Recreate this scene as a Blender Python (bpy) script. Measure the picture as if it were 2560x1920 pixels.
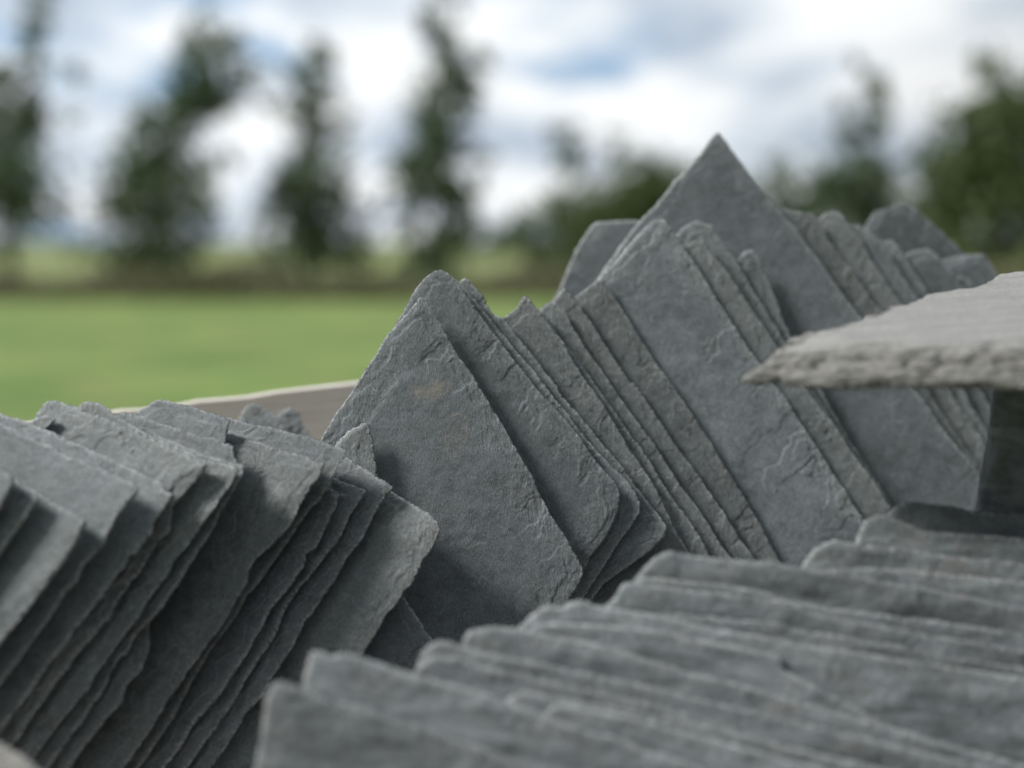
import bpy, math, random
import numpy as np
from mathutils import Vector, Matrix

sc = bpy.context.scene
for o in list(bpy.data.objects):
    bpy.data.objects.remove(o)
COL = sc.collection
R = math.radians

# ------------------------------------------------------------ camera
EYE = 1.15
FS = 3819.0                       # focal length in photograph pixels (2560 wide)
HORIZON = 602.0
PITCH = math.atan((960 - HORIZON) / FS)
cam_d = bpy.data.cameras.new("camera")
cam = bpy.data.objects.new("camera", cam_d)
COL.objects.link(cam)
cam.location = (0, 0, EYE)
cam.rotation_euler = (R(90) - PITCH, 0, 0)
cam_d.sensor_width = 36
cam_d.lens = 36 * FS / 2560
cam_d.clip_start = 0.05
cam_d.clip_end = 3000
cam_d.dof.use_dof = True
cam_d.dof.focus_distance = 2.17
cam_d.dof.aperture_fstop = cam_d.lens / 1000 / 0.048
sc.camera = cam

# ------------------------------------------------------------ world
SUN_EL, SUN_AZ = R(44), R(250)    # azimuth measured clockwise from +Y
world = bpy.data.worlds.new("World")
sc.world = world
world.use_nodes = True
nt = world.node_tree
nt.nodes.clear()


def N(nt, kind, **kw):
    n = nt.nodes.new(kind)
    for k, v in kw.items():
        if k.startswith('i_'):
            key = k[2:]
            key = int(key) if key.isdigit() else key.replace('_', ' ')
            n.inputs[key].default_value = v
        else:
            setattr(n, k, v)
    return n


def mathn(nt, op, a, b=None, clamp=False):
    n = nt.nodes.new('ShaderNodeMath')
    n.operation = op
    n.use_clamp = clamp
    for i, v in enumerate((a, b)):
        if v is None:
            continue
        if isinstance(v, (int, float)):
            n.inputs[i].default_value = v
        else:
            nt.links.new(v, n.inputs[i])
    return n.outputs[0]


def mixc(nt, fac, a, b, blend='MIX'):
    n = nt.nodes.new('ShaderNodeMix')
    n.data_type = 'RGBA'
    n.blend_type = blend
    for idx, v in ((0, fac), (6, a), (7, b)):
        if isinstance(v, (int, float)):
            n.inputs[idx].default_value = v
        elif isinstance(v, tuple):
            n.inputs[idx].default_value = (*v, 1) if len(v) == 3 else v
        else:
            nt.links.new(v, n.inputs[idx])
    return n.outputs[2]


def ramp(nt, fac, stops):
    n = nt.nodes.new('ShaderNodeValToRGB')
    el = n.color_ramp.elements
    while len(el) < len(stops):
        el.new(0.5)
    for e, (p, c) in zip(el, stops):
        e.position = p
        e.color = (*c, 1) if isinstance(c, tuple) else (c, c, c, 1)
    nt.links.new(fac, n.inputs[0])
    return n.outputs[0]


sky = N(nt, 'ShaderNodeTexSky', sky_type='NISHITA', sun_disc=False)
sky.sun_elevation = SUN_EL
sky.sun_rotation = SUN_AZ
tc = N(nt, 'ShaderNodeTexCoord')
sep = N(nt, 'ShaderNodeSeparateXYZ')
nt.links.new(tc.outputs['Generated'], sep.inputs[0])
zz = mathn(nt, 'ADD', mathn(nt, 'MAXIMUM', sep.outputs[2], 0.0), 0.22)
cx = mathn(nt, 'DIVIDE', sep.outputs[0], zz)
cy = mathn(nt, 'DIVIDE', sep.outputs[1], zz)
comb = N(nt, 'ShaderNodeCombineXYZ')
nt.links.new(cx, comb.inputs[0])
nt.links.new(mathn(nt, 'MULTIPLY', cy, 0.75), comb.inputs[1])
comb.inputs[2].default_value = 7.7
SKYOFF = N(nt, 'ShaderNodeVectorMath', operation='ADD')
nt.links.new(comb.outputs[0], SKYOFF.inputs[0])
SKYOFF.inputs[1].default_value = (3.0, 1.0, 0)
n1 = N(nt, 'ShaderNodeTexNoise', i_Scale=2.3, i_Detail=6.0, i_Roughness=0.55, i_Distortion=0.3)
n2 = N(nt, 'ShaderNodeTexNoise', i_Scale=2.6, i_Detail=5.0, i_Roughness=0.5)
nt.links.new(SKYOFF.outputs[0], n1.inputs['Vector'])
nt.links.new(SKYOFF.outputs[0], n2.inputs['Vector'])
cover = ramp(nt, n1.outputs[0], [(0.325, 0.0), (0.435, 1.0)])
shade = ramp(nt, n2.outputs[0], [(0.36, (4.9, 5.7, 6.7)), (0.46, (7.3, 8.0, 8.7)), (0.56, (9.9, 10.1, 10.2))])
blue = mixc(nt, 0.55, sky.outputs[0], (2.6, 4.6, 7.6))
skyc = mixc(nt, cover, blue, shade)
# sky shaped for the lighting: brighter ahead and overhead, dimmed behind the camera
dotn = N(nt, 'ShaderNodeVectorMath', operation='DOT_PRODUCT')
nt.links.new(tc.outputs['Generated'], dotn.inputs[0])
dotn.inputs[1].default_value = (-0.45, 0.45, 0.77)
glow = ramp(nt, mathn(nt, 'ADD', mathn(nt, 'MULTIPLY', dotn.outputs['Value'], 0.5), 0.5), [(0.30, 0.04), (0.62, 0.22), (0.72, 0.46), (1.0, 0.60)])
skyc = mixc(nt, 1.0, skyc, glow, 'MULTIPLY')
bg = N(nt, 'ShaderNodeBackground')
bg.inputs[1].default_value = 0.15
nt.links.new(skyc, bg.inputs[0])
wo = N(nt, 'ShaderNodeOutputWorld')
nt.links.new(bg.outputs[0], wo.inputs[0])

# ------------------------------------------------------------ sun
sd = bpy.data.lights.new("sun", 'SUN')
sd.energy = 3.4
sd.angle = R(15)
sd.color = (1.0, 0.96, 0.90)
sun = bpy.data.objects.new("sun", sd)
COL.objects.link(sun)
sdir = Vector((math.sin(SUN_AZ) * math.cos(SUN_EL), math.cos(SUN_AZ) * math.cos(SUN_EL), math.sin(SUN_EL)))
sun.rotation_euler = sdir.to_track_quat('Z', 'Y').to_euler()

sc.view_settings.view_transform = 'Standard'
sc.view_settings.look = 'None'
sc.view_settings.exposure = 0.55
sc.view_settings.gamma = 1
sc.cycles.use_denoising = True
sc.cycles.max_bounces = 6


# ------------------------------------------------------------ helpers
def ray(x, y):
    """view direction (y component scaled to 1) of a photograph pixel"""
    dx, dz = (x - 1280) / FS, -(y - 960) / FS
    c, s = math.cos(PITCH), math.sin(PITCH)
    fy, fz = c + dz * s, -s + dz * c
    return np.array([dx / fy, 1.0, fz / fy])


CAMP = np.array([0, 0, EYE])


def at(x, y, depth):
    return CAMP + ray(x, y) * depth


CR = {'S': (0, 0, 1.0), 'P': (0, 0, 0.8641), 'L': (0, 960, 1.728), 'C3': (0, 1320, 2.765),
      'C4': (800, 640, 2.765), 'C5': (1200, 900, 2.765), 'C6': (1360, 300, 2.765),
      'C7': (1760, 440, 2.765), 'C8': (1760, 840, 2.765), 'F1': (560, 1320, 2.765),
      'F2': (1160, 1320, 2.765), 'F3': (1760, 1320, 2.765)}


def px(*args):
    """('L',(x,y),(x,y),'C5',(x,y)...) -> points in photograph pixels"""
    out = []
    ox, oy, s = CR['S']
    for a in args:
        if isinstance(a, str):
            ox, oy, s = CR[a]
        else:
            out.append((ox + a[0] / s, oy + a[1] / s))
    return out


def hash2(ix, iy, seed):
    h = (ix.astype(np.int64) * 374761393 + iy.astype(np.int64) * 668265263 + seed * 974711) & 0xFFFFFFFF
    h = ((h ^ (h >> 13)) * 1274126177) & 0xFFFFFFFF
    h = h ^ (h >> 16)
    return (h & 0xFFFFFF) / float(0xFFFFFF)


def vnoise(x, y, seed):
    x0, y0 = np.floor(x), np.floor(y)
    fx, fy = x - x0, y - y0
    fx, fy = fx * fx * (3 - 2 * fx), fy * fy * (3 - 2 * fy)
    a, b = hash2(x0, y0, seed), hash2(x0 + 1, y0, seed)
    c, d = hash2(x0, y0 + 1, seed), hash2(x0 + 1, y0 + 1, seed)
    return (a + (b - a) * fx) * (1 - fy) + (c + (d - c) * fx) * fy


def fbm(x, y, seed, octv=4, gain=0.5):
    t, a, s = 0, 1.0, 0
    for i in range(octv):
        ca, sa = math.cos(0.7 * i), math.sin(0.7 * i)
        t = t + a * (vnoise((x * ca - y * sa) * 2 ** i, (x * sa + y * ca) * 2 ** i, seed + 17 * i) * 2 - 1)
        s += a
        a *= gain
    return t / s


def tag(o, label=None, cat=None, group=None, kind=None):
    if label: o['label'] = label
    if cat: o['category'] = cat
    if group: o['group'] = group
    if kind: o['kind'] = kind
    return o


def mesh_np(name, verts, quads, mat, parent=None, extra_ngons=(), attrs=None, smooth=True):
    me = bpy.data.meshes.new(name)
    nq = len(quads)
    loops = [np.asarray(quads, dtype=np.int32).ravel()]
    starts = [np.arange(nq, dtype=np.int32) * 4]
    tot = nq * 4
    for g in extra_ngons:
        loops.append(np.asarray(g, dtype=np.int32))
        starts.append(np.array([tot], dtype=np.int32))
        tot += len(g)
    loops = np.concatenate(loops)
    starts = np.concatenate(starts)
    me.vertices.add(len(verts))
    me.vertices.foreach_set('co', np.asarray(verts, dtype=np.float32).ravel())
    me.loops.add(len(loops))
    me.loops.foreach_set('vertex_index', loops)
    me.polygons.add(len(starts))
    me.polygons.foreach_set('loop_start', starts)
    me.polygons.foreach_set('use_smooth', np.full(len(starts), smooth, dtype=bool))
    me.update(calc_edges=True)
    for k, v in (attrs or {}).items():
        at_ = me.attributes.new(k, 'FLOAT', 'POINT')
        at_.data.foreach_set('value', np.asarray(v, dtype=np.float32))
    me.materials.append(mat)
    ob = bpy.data.objects.new(name, me)
    COL.objects.link(ob)
    if parent: ob.parent = parent
    return ob


# ------------------------------------------------------------ materials
def slate_material(name, dark, mid, warm, warm_amt=0.5, bump=0.5, edge_col=(0.36, 0.38, 0.38), rough=0.54, mottle=0.6, rot2=0, str2=.7):
    m = bpy.data.materials.new(name)
    m.use_nodes = True
    t = m.node_tree
    t.nodes.clear()
    out = N(t, 'ShaderNodeOutputMaterial')
    b = N(t, 'ShaderNodeBsdfPrincipled')
    t.links.new(b.outputs[0], out.inputs[0])
    tcn = N(t, 'ShaderNodeTexCoord')
    oi = N(t, 'ShaderNodeObjectInfo')
    off = N(t, 'ShaderNodeVectorMath', operation='ADD')
    sc_ = N(t, 'ShaderNodeVectorMath', operation='SCALE')
    cmb = N(t, 'ShaderNodeCombineXYZ')
    for i in range(3):
        t.links.new(oi.outputs['Random'], cmb.inputs[i])
    t.links.new(cmb.outputs[0], sc_.inputs[0])
    sc_.inputs['Scale'].default_value = 40
    t.links.new(tcn.outputs['Object'], off.inputs[0])
    t.links.new(sc_.outputs[0], off.inputs[1])
    V = off.outputs[0]
    # rotated / stretched coordinates: the pillaring grain of the stone
    mp = N(t, 'ShaderNodeMapping')
    mp.inputs['Rotation'].default_value = (0, 0, R(32))
    mp.inputs['Scale'].default_value = (1.0, 0.26, 1.0)
    t.links.new(V, mp.inputs[0])

    def noise(vec, scale, det=4, rg=0.55, dist=0.0):
        n = N(t, 'ShaderNodeTexNoise', i_Scale=scale, i_Detail=det, i_Roughness=rg, i_Distortion=dist)
        t.links.new(vec, n.inputs['Vector'])
        return n.outputs[0]
    big = noise(V, 9, 5, 0.6)
    med = noise(V, 60, 6, 0.65)
    grain = noise(mp.outputs[0], 820, 4, 0.7)
    fine = noise(V, 900, 3, 0.6)
    spk = noise(V, 620, 2, 0.5)
    base = mixc(t, ramp(t, big, [(0.36, 0.0), (0.64, 1.0)]), dark, mid)
    mp2 = N(t, 'ShaderNodeMapping')
    mp2.inputs['Rotation'].default_value = (0, 0, R(rot2))
    mp2.inputs['Scale'].default_value = (str2, 1.0, 1.0)
    t.links.new(V, mp2.inputs[0])
    mott = noise(mp2.outputs[0], 42, 4, 0.6, 1.0)
    base = mixc(t, 1.0, base, ramp(t, mott, [(0.32, 1 - .30 * mottle), (0.5, 1.0), (0.68, 1 + .45 * mottle)]), 'MULTIPLY')
    base = mixc(t, ramp(t, med, [(0.35, 0.0), (0.75, 0.65)]), base, tuple(c * 1.45 for c in mid))
    chip = N(t, 'ShaderNodeAttribute', attribute_name='chip').outputs['Fac']
    edge = N(t, 'ShaderNodeAttribute', attribute_name='edge').outputs['Fac']
    wm = mathn(t, 'MULTIPLY', ramp(t, noise(V, 26, 5, 0.65, 0.6), [(0.48, 0.0), (0.66, 1.0)]),
               mathn(t, 'ADD', mathn(t, 'MULTIPLY', chip, 0.8), 0.25))
    base = mixc(t, mathn(t, 'MULTIPLY', wm, warm_amt, clamp=True), base, warm)
    lite = mathn(t, 'MULTIPLY', chip, ramp(t, noise(V, 140, 5, 0.7), [(0.40, 0.0), (0.75, 0.55)]))
    base = mixc(t, lite, base, tuple(c * 1.7 for c in mid))
    stn_ = N(t, 'ShaderNodeAttribute', attribute_name='stain').outputs['Fac']
    base = mixc(t, stn_, base, (0.235, 0.215, 0.18))
    # grain darkening and tiny pale crystals
    base = mixc(t, 1.0, base, ramp(t, grain, [(0.30, 0.55), (0.50, 1.0), (0.72, 1.55)]), 'MULTIPLY')
    sp = ramp(t, spk, [(0.65, 0.0), (0.71, 0.6)])
    base = mixc(t, sp, base, edge_col)
    rd_ = N(t, 'ShaderNodeAttribute', attribute_name='ridge').outputs['Fac']
    base = mixc(t, mathn(t, 'MULTIPLY', rd_, 0.26, clamp=True), base, tuple(c * .8 for c in edge_col))
    ew = mathn(t, 'MULTIPLY', edge, ramp(t, noise(V, 210, 3, 0.6), [(0.42, 0.0), (0.60, 0.9)]))
    base = mixc(t, ew, base, edge_col)
    ov = N(t, 'ShaderNodeMapRange')
    t.links.new(oi.outputs['Random'], ov.inputs[0])
    ov.inputs[3].default_value = 0.82
    ov.inputs[4].default_value = 1.16
    mul = N(t, 'ShaderNodeVectorMath', operation='SCALE')
    t.links.new(base, mul.inputs[0])
    t.links.new(ov.outputs[0], mul.inputs['Scale'])
    t.links.new(mul.outputs[0], b.inputs['Base Color'])
    b.inputs['Specular IOR Level'].default_value = 0.36
    rr = N(t, 'ShaderNodeMapRange')
    t.links.new(med, rr.inputs[0])
    rr.inputs[3].default_value = rough - 0.14
    rr.inputs[4].default_value = rough + 0.16
    t.links.new(rr.outputs[0], b.inputs['Roughness'])
    hsum = mathn(t, 'ADD', mathn(t, 'MULTIPLY', grain, 0.55), mathn(t, 'MULTIPLY', fine, 0.12))
    hsum = mathn(t, 'ADD', hsum, mathn(t, 'MULTIPLY', med, 0.9))
    cut = mathn(t, 'MULTIPLY', noise(mp.outputs[0], 260, 6, 0.72, 0.6), mathn(t, 'ADD', mathn(t, 'MULTIPLY', chip, 1.5), 0.2))
    hsum = mathn(t, 'ADD', hsum, cut)
    bp = N(t, 'ShaderNodeBump', i_Strength=bump, i_Distance=0.0016)
    t.links.new(hsum, bp.inputs['Height'])
    t.links.new(bp.outputs[0], b.inputs['Normal'])
    return m


M_BLUE = slate_material("slate_blue_grey", (0.072, 0.085, 0.093), (0.110, 0.127, 0.137), (0.135, 0.134, 0.120), 0.35, 0.95)
M_OLIVE = slate_material("slate_rough_grey", (0.070, 0.082, 0.087), (0.108, 0.123, 0.128), (0.122, 0.122, 0.108), 0.5, 1.0)
M_DARK = slate_material("slate_dark", (0.056, 0.066, 0.073), (0.082, 0.094, 0.103), (0.11, 0.108, 0.098), 0.25, 0.65)
M_BLOCK = slate_material("dark_stone", (0.060, 0.067, 0.078), (0.105, 0.114, 0.128), (0.07, 0.07, 0.065), 0.25, 1.0, (0.2, 0.21, 0.22), 0.6, 2.0, 80, .3)
M_FORE = slate_material("slate_mottled", (0.062, 0.073, 0.080), (0.098, 0.112, 0.120), (0.125, 0.12, 0.105), 0.5, 0.8, (0.36, 0.38, 0.38), 0.52, 2.6, 14, .22)
M_MID = slate_material("slate_weathered", (0.15, 0.152, 0.145), (0.20, 0.203, 0.195), (0.20, 0.19, 0.165), 0.6, 0.7, (0.4, 0.4, 0.38), 0.8)


def simple_mat(name, fn):
    m = bpy.data.materials.new(name)
    m.use_nodes = True
    t = m.node_tree
    t.nodes.clear()
    out = N(t, 'ShaderNodeOutputMaterial')
    b = N(t, 'ShaderNodeBsdfPrincipled')
    t.links.new(b.outputs[0], out.inputs[0])
    fn(t, b)
    return m


# ------------------------------------------------------------ slates
def sdf_poly(U, V, P):
    """signed distance, positive inside"""
    d = np.full(U.shape, 1e9)
    inside = np.zeros(U.shape, bool)
    n = len(P)
    for i in range(n):
        ax, ay = P[i]
        bx, by = P[(i + 1) % n]
        ex, ey = bx - ax, by - ay
        L2 = ex * ex + ey * ey + 1e-12
        t = np.clip(((U - ax) * ex + (V - ay) * ey) / L2, 0, 1)
        d = np.minimum(d, (U - ax - t * ex) ** 2 + (V - ay - t * ey) ** 2)
        c = ((ay > V) != (by > V))
        with np.errstate(divide='ignore', invalid='ignore'):
            xi = ax + (V - ay) * ex / (ey if abs(ey) > 1e-12 else 1e-12)
        inside ^= c & (U < xi)
    d = np.sqrt(d)
    return np.where(inside, d, -d)


def clip_floor(P, up0, fz):
    """keep local polygon where up0 + v*fz >= 0"""
    out = []
    f = [up0 + p[1] * fz for p in P]
    for i in range(len(P)):
        j = (i + 1) % len(P)
        if f[i] >= 0:
            out.append(P[i])
        if (f[i] >= 0) != (f[j] >= 0):
            t = f[i] / (f[i] - f[j])
            out.append((P[i][0] + t * (P[j][0] - P[i][0]), P[i][1] + t * (P[j][1] - P[i][1])))
    return out


FLOOR_Z = 0.20
seed_counter = [100]


def slate(name, pts, plane, T, mat, label, group, h=0.0017, bevel=1.0, rough=1.0, seed=None, cat='roofing slate',
          steps=1.0, floor=FLOOR_Z, jitter=0.0, flake=1.0, ew=0.0026, scars=()):
    """pts: outline in photograph pixels, plane: (point, normal). Front face lies in the plane, thickness T behind it."""
    seed_counter[0] += 7
    sd_ = seed if seed is not None else seed_counter[0]
    rng = np.random.RandomState(sd_)
    P0, n = plane
    n = np.array(n, float)
    if jitter:
        n = n + rng.uniform(-1, 1, 3) * jitter
    n /= np.linalg.norm(n)
    W = []
    for (x, y) in pts:
        d = ray(x, y)
        tt = np.dot(n, P0 - CAMP) / np.dot(n, d)
        W.append(CAMP + d * tt)
    W = np.array(W)
    u = np.cross(np.array([0, 0, 1.0]), n)
    u /= np.linalg.norm(u)
    v = np.cross(n, u)
    c0 = W.mean(0)
    P = [(float(np.dot(w - c0, u)), float(np.dot(w - c0, v))) for w in W]
    if floor is not None:
        P = clip_floor(P, c0[2] - floor, v[2])
    A = sum(P[i][0] * P[(i + 1) % len(P)][1] - P[(i + 1) % len(P)][0] * P[i][1] for i in range(len(P)))
    if A < 0:
        P = P[::-1]
    Pa = np.array(P)
    lo, hi = Pa.min(0) - 0.006, Pa.max(0) + 0.006
    nx, ny = int((hi[0] - lo[0]) / h) + 2, int((hi[1] - lo[1]) / h) + 2
    gx, gy = lo[0] + np.arange(nx) * h, lo[1] + np.arange(ny) * h
    U, V = np.meshgrid(gx, gy, indexing='ij')
    D = sdf_poly(U, V, P)
    k = 1000.0
    Dn = D + 0.0006 - rough * (0.0010 * fbm(U * 50, V * 50, sd_ + 1, 3) + 0.0030 * np.abs(fbm(U * 130, V * 130, sd_ + 2, 3, 0.75)))
    # ragged notches here and there
    nb = fbm(U * 22, V * 22, sd_ + 3, 2)
    Dn = Dn - rough * 0.004 * np.clip(nb - 0.30, 0, 1) * (1 + 0.6 * fbm(U * 260, V * 260, sd_ + 4, 2))
    keepv = Dn > -0.35 * h
    cell = keepv[:-1, :-1] & keepv[1:, :-1] & keepv[1:, 1:] & keepv[:-1, 1:]
    # drop single-cell spurs that touch only by a corner
    for _ in range(3):
        c = np.pad(cell, 1)
        nbr = c[:-2, 1:-1].astype(int) + c[2:, 1:-1] + c[1:-1, :-2] + c[1:-1, 2:]
        cell &= nbr >= 2
    for _ in range(3):
        c = np.pad(cell, 1)
        A1 = c[:-1, :-1] & c[1:, 1:] & ~c[1:, :-1] & ~c[:-1, 1:]
        B1 = ~c[:-1, :-1] & ~c[1:, 1:] & c[1:, :-1] & c[:-1, 1:]
        bad = A1 | B1
        if not bad.any():
            break
        for (i, j) in zip(*np.nonzero(bad)):
            for (a_, b_) in ((i - 1, j - 1), (i, j), (i, j - 1), (i - 1, j)):
                if 0 <= a_ < cell.shape[0] and 0 <= b_ < cell.shape[1]:
                    cell[a_, b_] = True
    ci, cj = np.nonzero(cell)
    # snap border vertices to the outline
    gu, gv = np.gradient(Dn, h)
    gl = gu * gu + gv * gv + 1e-9
    cp = np.pad(cell, 1)
    cnt = cp[:-1, :-1].astype(int) + cp[1:, :-1] + cp[:-1, 1:] + cp[1:, 1:]
    border = (cnt > 0) & (cnt < 4)
    su = np.where(border, np.clip(-Dn * gu / gl, -0.75 * h, 0.75 * h), 0)
    sv = np.where(border, np.clip(-Dn * gv / gl, -0.75 * h, 0.75 * h), 0)
    Uc, Vc = U + su, V + sv
    Dc = np.maximum(np.where(border, 0, Dn), 0)
    # ---- relief of the front face
    Z = np.zeros_like(U)
    Z += T * 0.09 * fbm(U * 6, V * 6, sd_ + 5, 3) + 0.00022 * fbm(U * 45, V * 45, sd_ + 6, 4, 0.6)
    ca, sa = math.cos(0.6), math.sin(0.6)
    gr = fbm((U * ca - V * sa) * 180, (U * sa + V * ca) * 55, sd_ + 7, 3, 0.6)
    Z += 0.00014 * gr
    # only parts of a face keep ledges; the rest split clean
    zone = 0.8 * np.clip((0.055 + 0.03 * fbm(U * 14, V * 14, sd_ + 40, 2) - D) / 0.02, 0, 1) + 0.6 * np.clip((fbm(U * 5, V * 5, sd_ + 41, 2) - 0.28) / 0.1, 0, 1)
    zone = np.clip(zone, 0.06, 0.85)
    # cleavage terraces: thin layers broken away with sharp ledges
    f = fbm((U * ca - V * sa) * 13 + 0.25 * fbm(U * 30, V * 30, sd_ + 9, 3), (U * sa + V * ca) * 5, sd_ + 8, 5, 0.5)
    for lev, dep in ((0.12, 0.0009), (0.30, 0.0012), (-0.20, 0.0009)):
        Z -= zone * steps * dep * np.clip((f - lev) / 0.010, 0, 1)
    Z -= steps * 0.0011 * np.clip((0.018 - D + 0.012 * fbm(U * 35, V * 35, sd_ + 10, 3)) / 0.0022, 0, 1)
    # dressed, flaked edges
    chip = np.zeros_like(U)
    per = []
    for i in range(len(P)):
        a_, b_ = Pa[i], Pa[(i + 1) % len(P)]
        L = np.linalg.norm(b_ - a_)
        nrm = np.array([b_[1] - a_[1], -(b_[0] - a_[0])]) / (L + 1e-9)
        q = rng.uniform(0, 0.010)
        while q < L:
            per.append((a_ + (b_ - a_) * q / L, nrm))
            q += rng.uniform(0.006, 0.016)
    Zf = Z.copy()
    for (pc, nrm) in per:
        Rr = rng.choice([0.009, 0.014, 0.020, 0.028, 0.038], p=[0.18, 0.30, 0.27, 0.17, 0.08]) * rng.uniform(0.8, 1.25) * bevel ** .7
        off = rng.uniform(0.2, 0.8) * Rr
        cc = pc + nrm * off
        dep = min(T * .5, Rr * rng.uniform(0.06, 0.15)) * flake
        i0, i1 = int((cc[0] - Rr * 1.5 - lo[0]) / h), int((cc[0] + Rr * 1.5 - lo[0]) / h) + 2
        j0, j1 = int((cc[1] - Rr * 1.5 - lo[1]) / h), int((cc[1] + Rr * 1.5 - lo[1]) / h) + 2
        i0, j0 = max(i0, 0), max(j0, 0)
        if i1 <= i0 or j1 <= j0:
            continue
        uu, vv = U[i0:i1, j0:j1] - cc[0], V[i0:i1, j0:j1] - cc[1]
        al, be = uu * nrm[0] + vv * nrm[1], -uu * nrm[1] + vv * nrm[0]
        rr = np.sqrt((al / rng.uniform(1.0, 1.5)) ** 2 + (be / rng.uniform(0.7, 1.3)) ** 2) / Rr
        rr = rr * (1 + 0.26 * fbm(U[i0:i1, j0:j1] * 110, V[i0:i1, j0:j1] * 110, sd_ + 11, 3))
        bowl = Z[i0:i1, j0:j1] - dep * np.clip(1 - rr * rr, 0, 1) ** 0.8
        Zf[i0:i1, j0:j1] = np.minimum(Zf[i0:i1, j0:j1], bowl)
        chip[i0:i1, j0:j1] = np.maximum(chip[i0:i1, j0:j1], np.clip((1.05 - rr) * 4, 0, 1))
    stain = np.zeros_like(U)
    for (sx, sy, ru, rv, ang, dep, stv) in scars:
        d_ = ray(sx, sy)
        w_ = CAMP + d_ * (np.dot(n, P0 - CAMP) / np.dot(n, d_))
        a_, b_ = np.dot(w_ - c0, u), np.dot(w_ - c0, v)
        ca_, sa_ = math.cos(ang), math.sin(ang)
        e1, e2 = (U - a_) * ca_ + (V - b_) * sa_, -(U - a_) * sa_ + (V - b_) * ca_
        q_ = np.sqrt((e1 / ru) ** 2 + (e2 / rv) ** 2) + 0.30 * fbm(U * 50, V * 50, sd_ + 14, 3)
        mk = np.clip((1 - q_) / 0.07, 0, 1)
        if dep:
            Zf = Zf * (1 - mk) + mk * (Zf.mean() * 0 + T * 0.02 - dep * (1 - np.clip(q_, 0, 1) ** 2 * .4))
            stain = np.maximum(stain, np.clip((1 - abs(q_ - .95) / .08), 0, 1) * .6)
        stain = np.maximum(stain, stv * np.clip((1.15 - q_) / 0.9, 0, 1) * (0.65 + 0.5 * fbm(U * 120, V * 120, sd_ + 15, 3)))
    # overall arris
    Zf -= T * 0.20 * flake * np.clip(1 - Dc / (0.006 * bevel), 0, 1) ** 1.6
    Zf += chip * 0.0005 * fbm(U * 150, V * 150, sd_ + 12, 3, 0.65)
    Zf = np.maximum(Zf, -T * 0.88)
    pz = np.pad(Zf, 1, mode='edge')
    lap = (pz[2:, 1:-1] + pz[:-2, 1:-1] + pz[1:-1, 2:] + pz[1:-1, :-2] - 4 * Zf) / (h * h)
    ridge = np.clip(-lap / 260.0 - 0.22, 0, 1) * np.clip(Dc / 0.001, 0, 1)
    # ---- assemble
    used = cnt > 0
    idx = -np.ones(U.shape, np.int64)
    idx[used] = np.arange(used.sum())
    vf = np.stack([Uc[used], Vc[used], Zf[used]], 1)
    chv = chip[used]
    egv = np.exp(-Dc[used] / ew)
    stn = [stain[used]]
    rdg = [ridge[used]]
    quads = np.stack([idx[ci, cj], idx[ci + 1, cj], idx[ci + 1, cj + 1], idx[ci, cj + 1]], 1)
    # directed border edges (cell on the left)
    nxt = {}
    cpd = cp
    I, J = np.nonzero(cell)
    for (i, j) in zip(I, J):
        if not cpd[i + 1, j]:      nxt[(i, j)] = (i + 1, j)            # bottom neighbour missing
        if not cpd[i + 2, j + 1]:  nxt[(i + 1, j)] = (i + 1, j + 1)    # right
        if not cpd[i + 1, j + 2]:  nxt[(i + 1, j + 1)] = (i, j + 1)    # top
        if not cpd[i, j + 1]:      nxt[(i, j + 1)] = (i, j)            # left
    loops = []
    while nxt:
        s0 = next(iter(nxt))
        loop = [s0]
        cur = nxt.pop(s0)
        while cur != s0 and cur in nxt:
            loop.append(cur)
            cur = nxt.pop(cur)
        loops.append(loop)
    verts = [vf]
    nv = len(vf)
    allq = [quads]
    ngons = []
    ch = [chv]
    eg = [egv]
    NS = 4
    for loop in loops:
        if len(loop) < 12:
            continue
        li = np.array([idx[a] for a in loop])
        m_ = len(li)
        top = vf[li]
        rings = [li]
        nu = np.array([gu[a] for a in loop]) / np.sqrt(np.array([gl[a] for a in loop]))
        nw = np.array([gv[a] for a in loop]) / np.sqrt(np.array([gl[a] for a in loop]))
        for s in range(1, NS + 1):
            w = s / NS
            z = top[:, 2] * (1 - w) + (-T) * w
            lay = (vnoise(top[:, 0] * 60, top[:, 1] * 60 + s * 9.3, sd_ + 20 + s) - 0.45) * 0.0022
            lay += (vnoise(top[:, 0] * 240, top[:, 1] * 240 + s * 5.3, sd_ + 30 + s) - 0.5) * 0.0010
            rg = np.stack([top[:, 0] + nu * lay, top[:, 1] + nw * lay, z], 1)
            verts.append(rg)
            ch.append(np.full(m_, 0.7))
            eg.append(np.full(m_, 0.25))
            stn.append(np.zeros(m_))
            rdg.append(np.zeros(m_))
            rings.append(nv + np.arange(m_))
            nv += m_
        for s in range(NS):
            a_, b_ = rings[s], rings[s + 1]
            allq.append(np.stack([np.roll(a_, -1), a_, b_, np.roll(b_, -1)], 1))
        ngons.append(rings[-1][::-1])
    ob = mesh_np(name, np.concatenate(verts), np.concatenate(allq), mat, extra_ngons=ngons,
                 attrs={'chip': np.concatenate(ch), 'edge': np.concatenate(eg), 'stain': np.concatenate(stn), 'ridge': np.concatenate(rdg)})
    M = Matrix(((u[0], v[0], n[0], c0[0]), (u[1], v[1], n[1], c0[1]), (u[2], v[2], n[2], c0[2]), (0, 0, 0, 1)))
    ob.matrix_world = M
    tag(ob, label, cat, group)
    return ob


def row_plane(ref, n, s):
    n = np.array(n, float)
    n /= np.linalg.norm(n)
    return (ref - n * s, n)


# ---- left pile -------------------------------------------------------------
NL = (-0.24, -0.88, 0.40)
refL = at(1098, 1325, 2.03)
GL = "slates leaning in the left pile"


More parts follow.
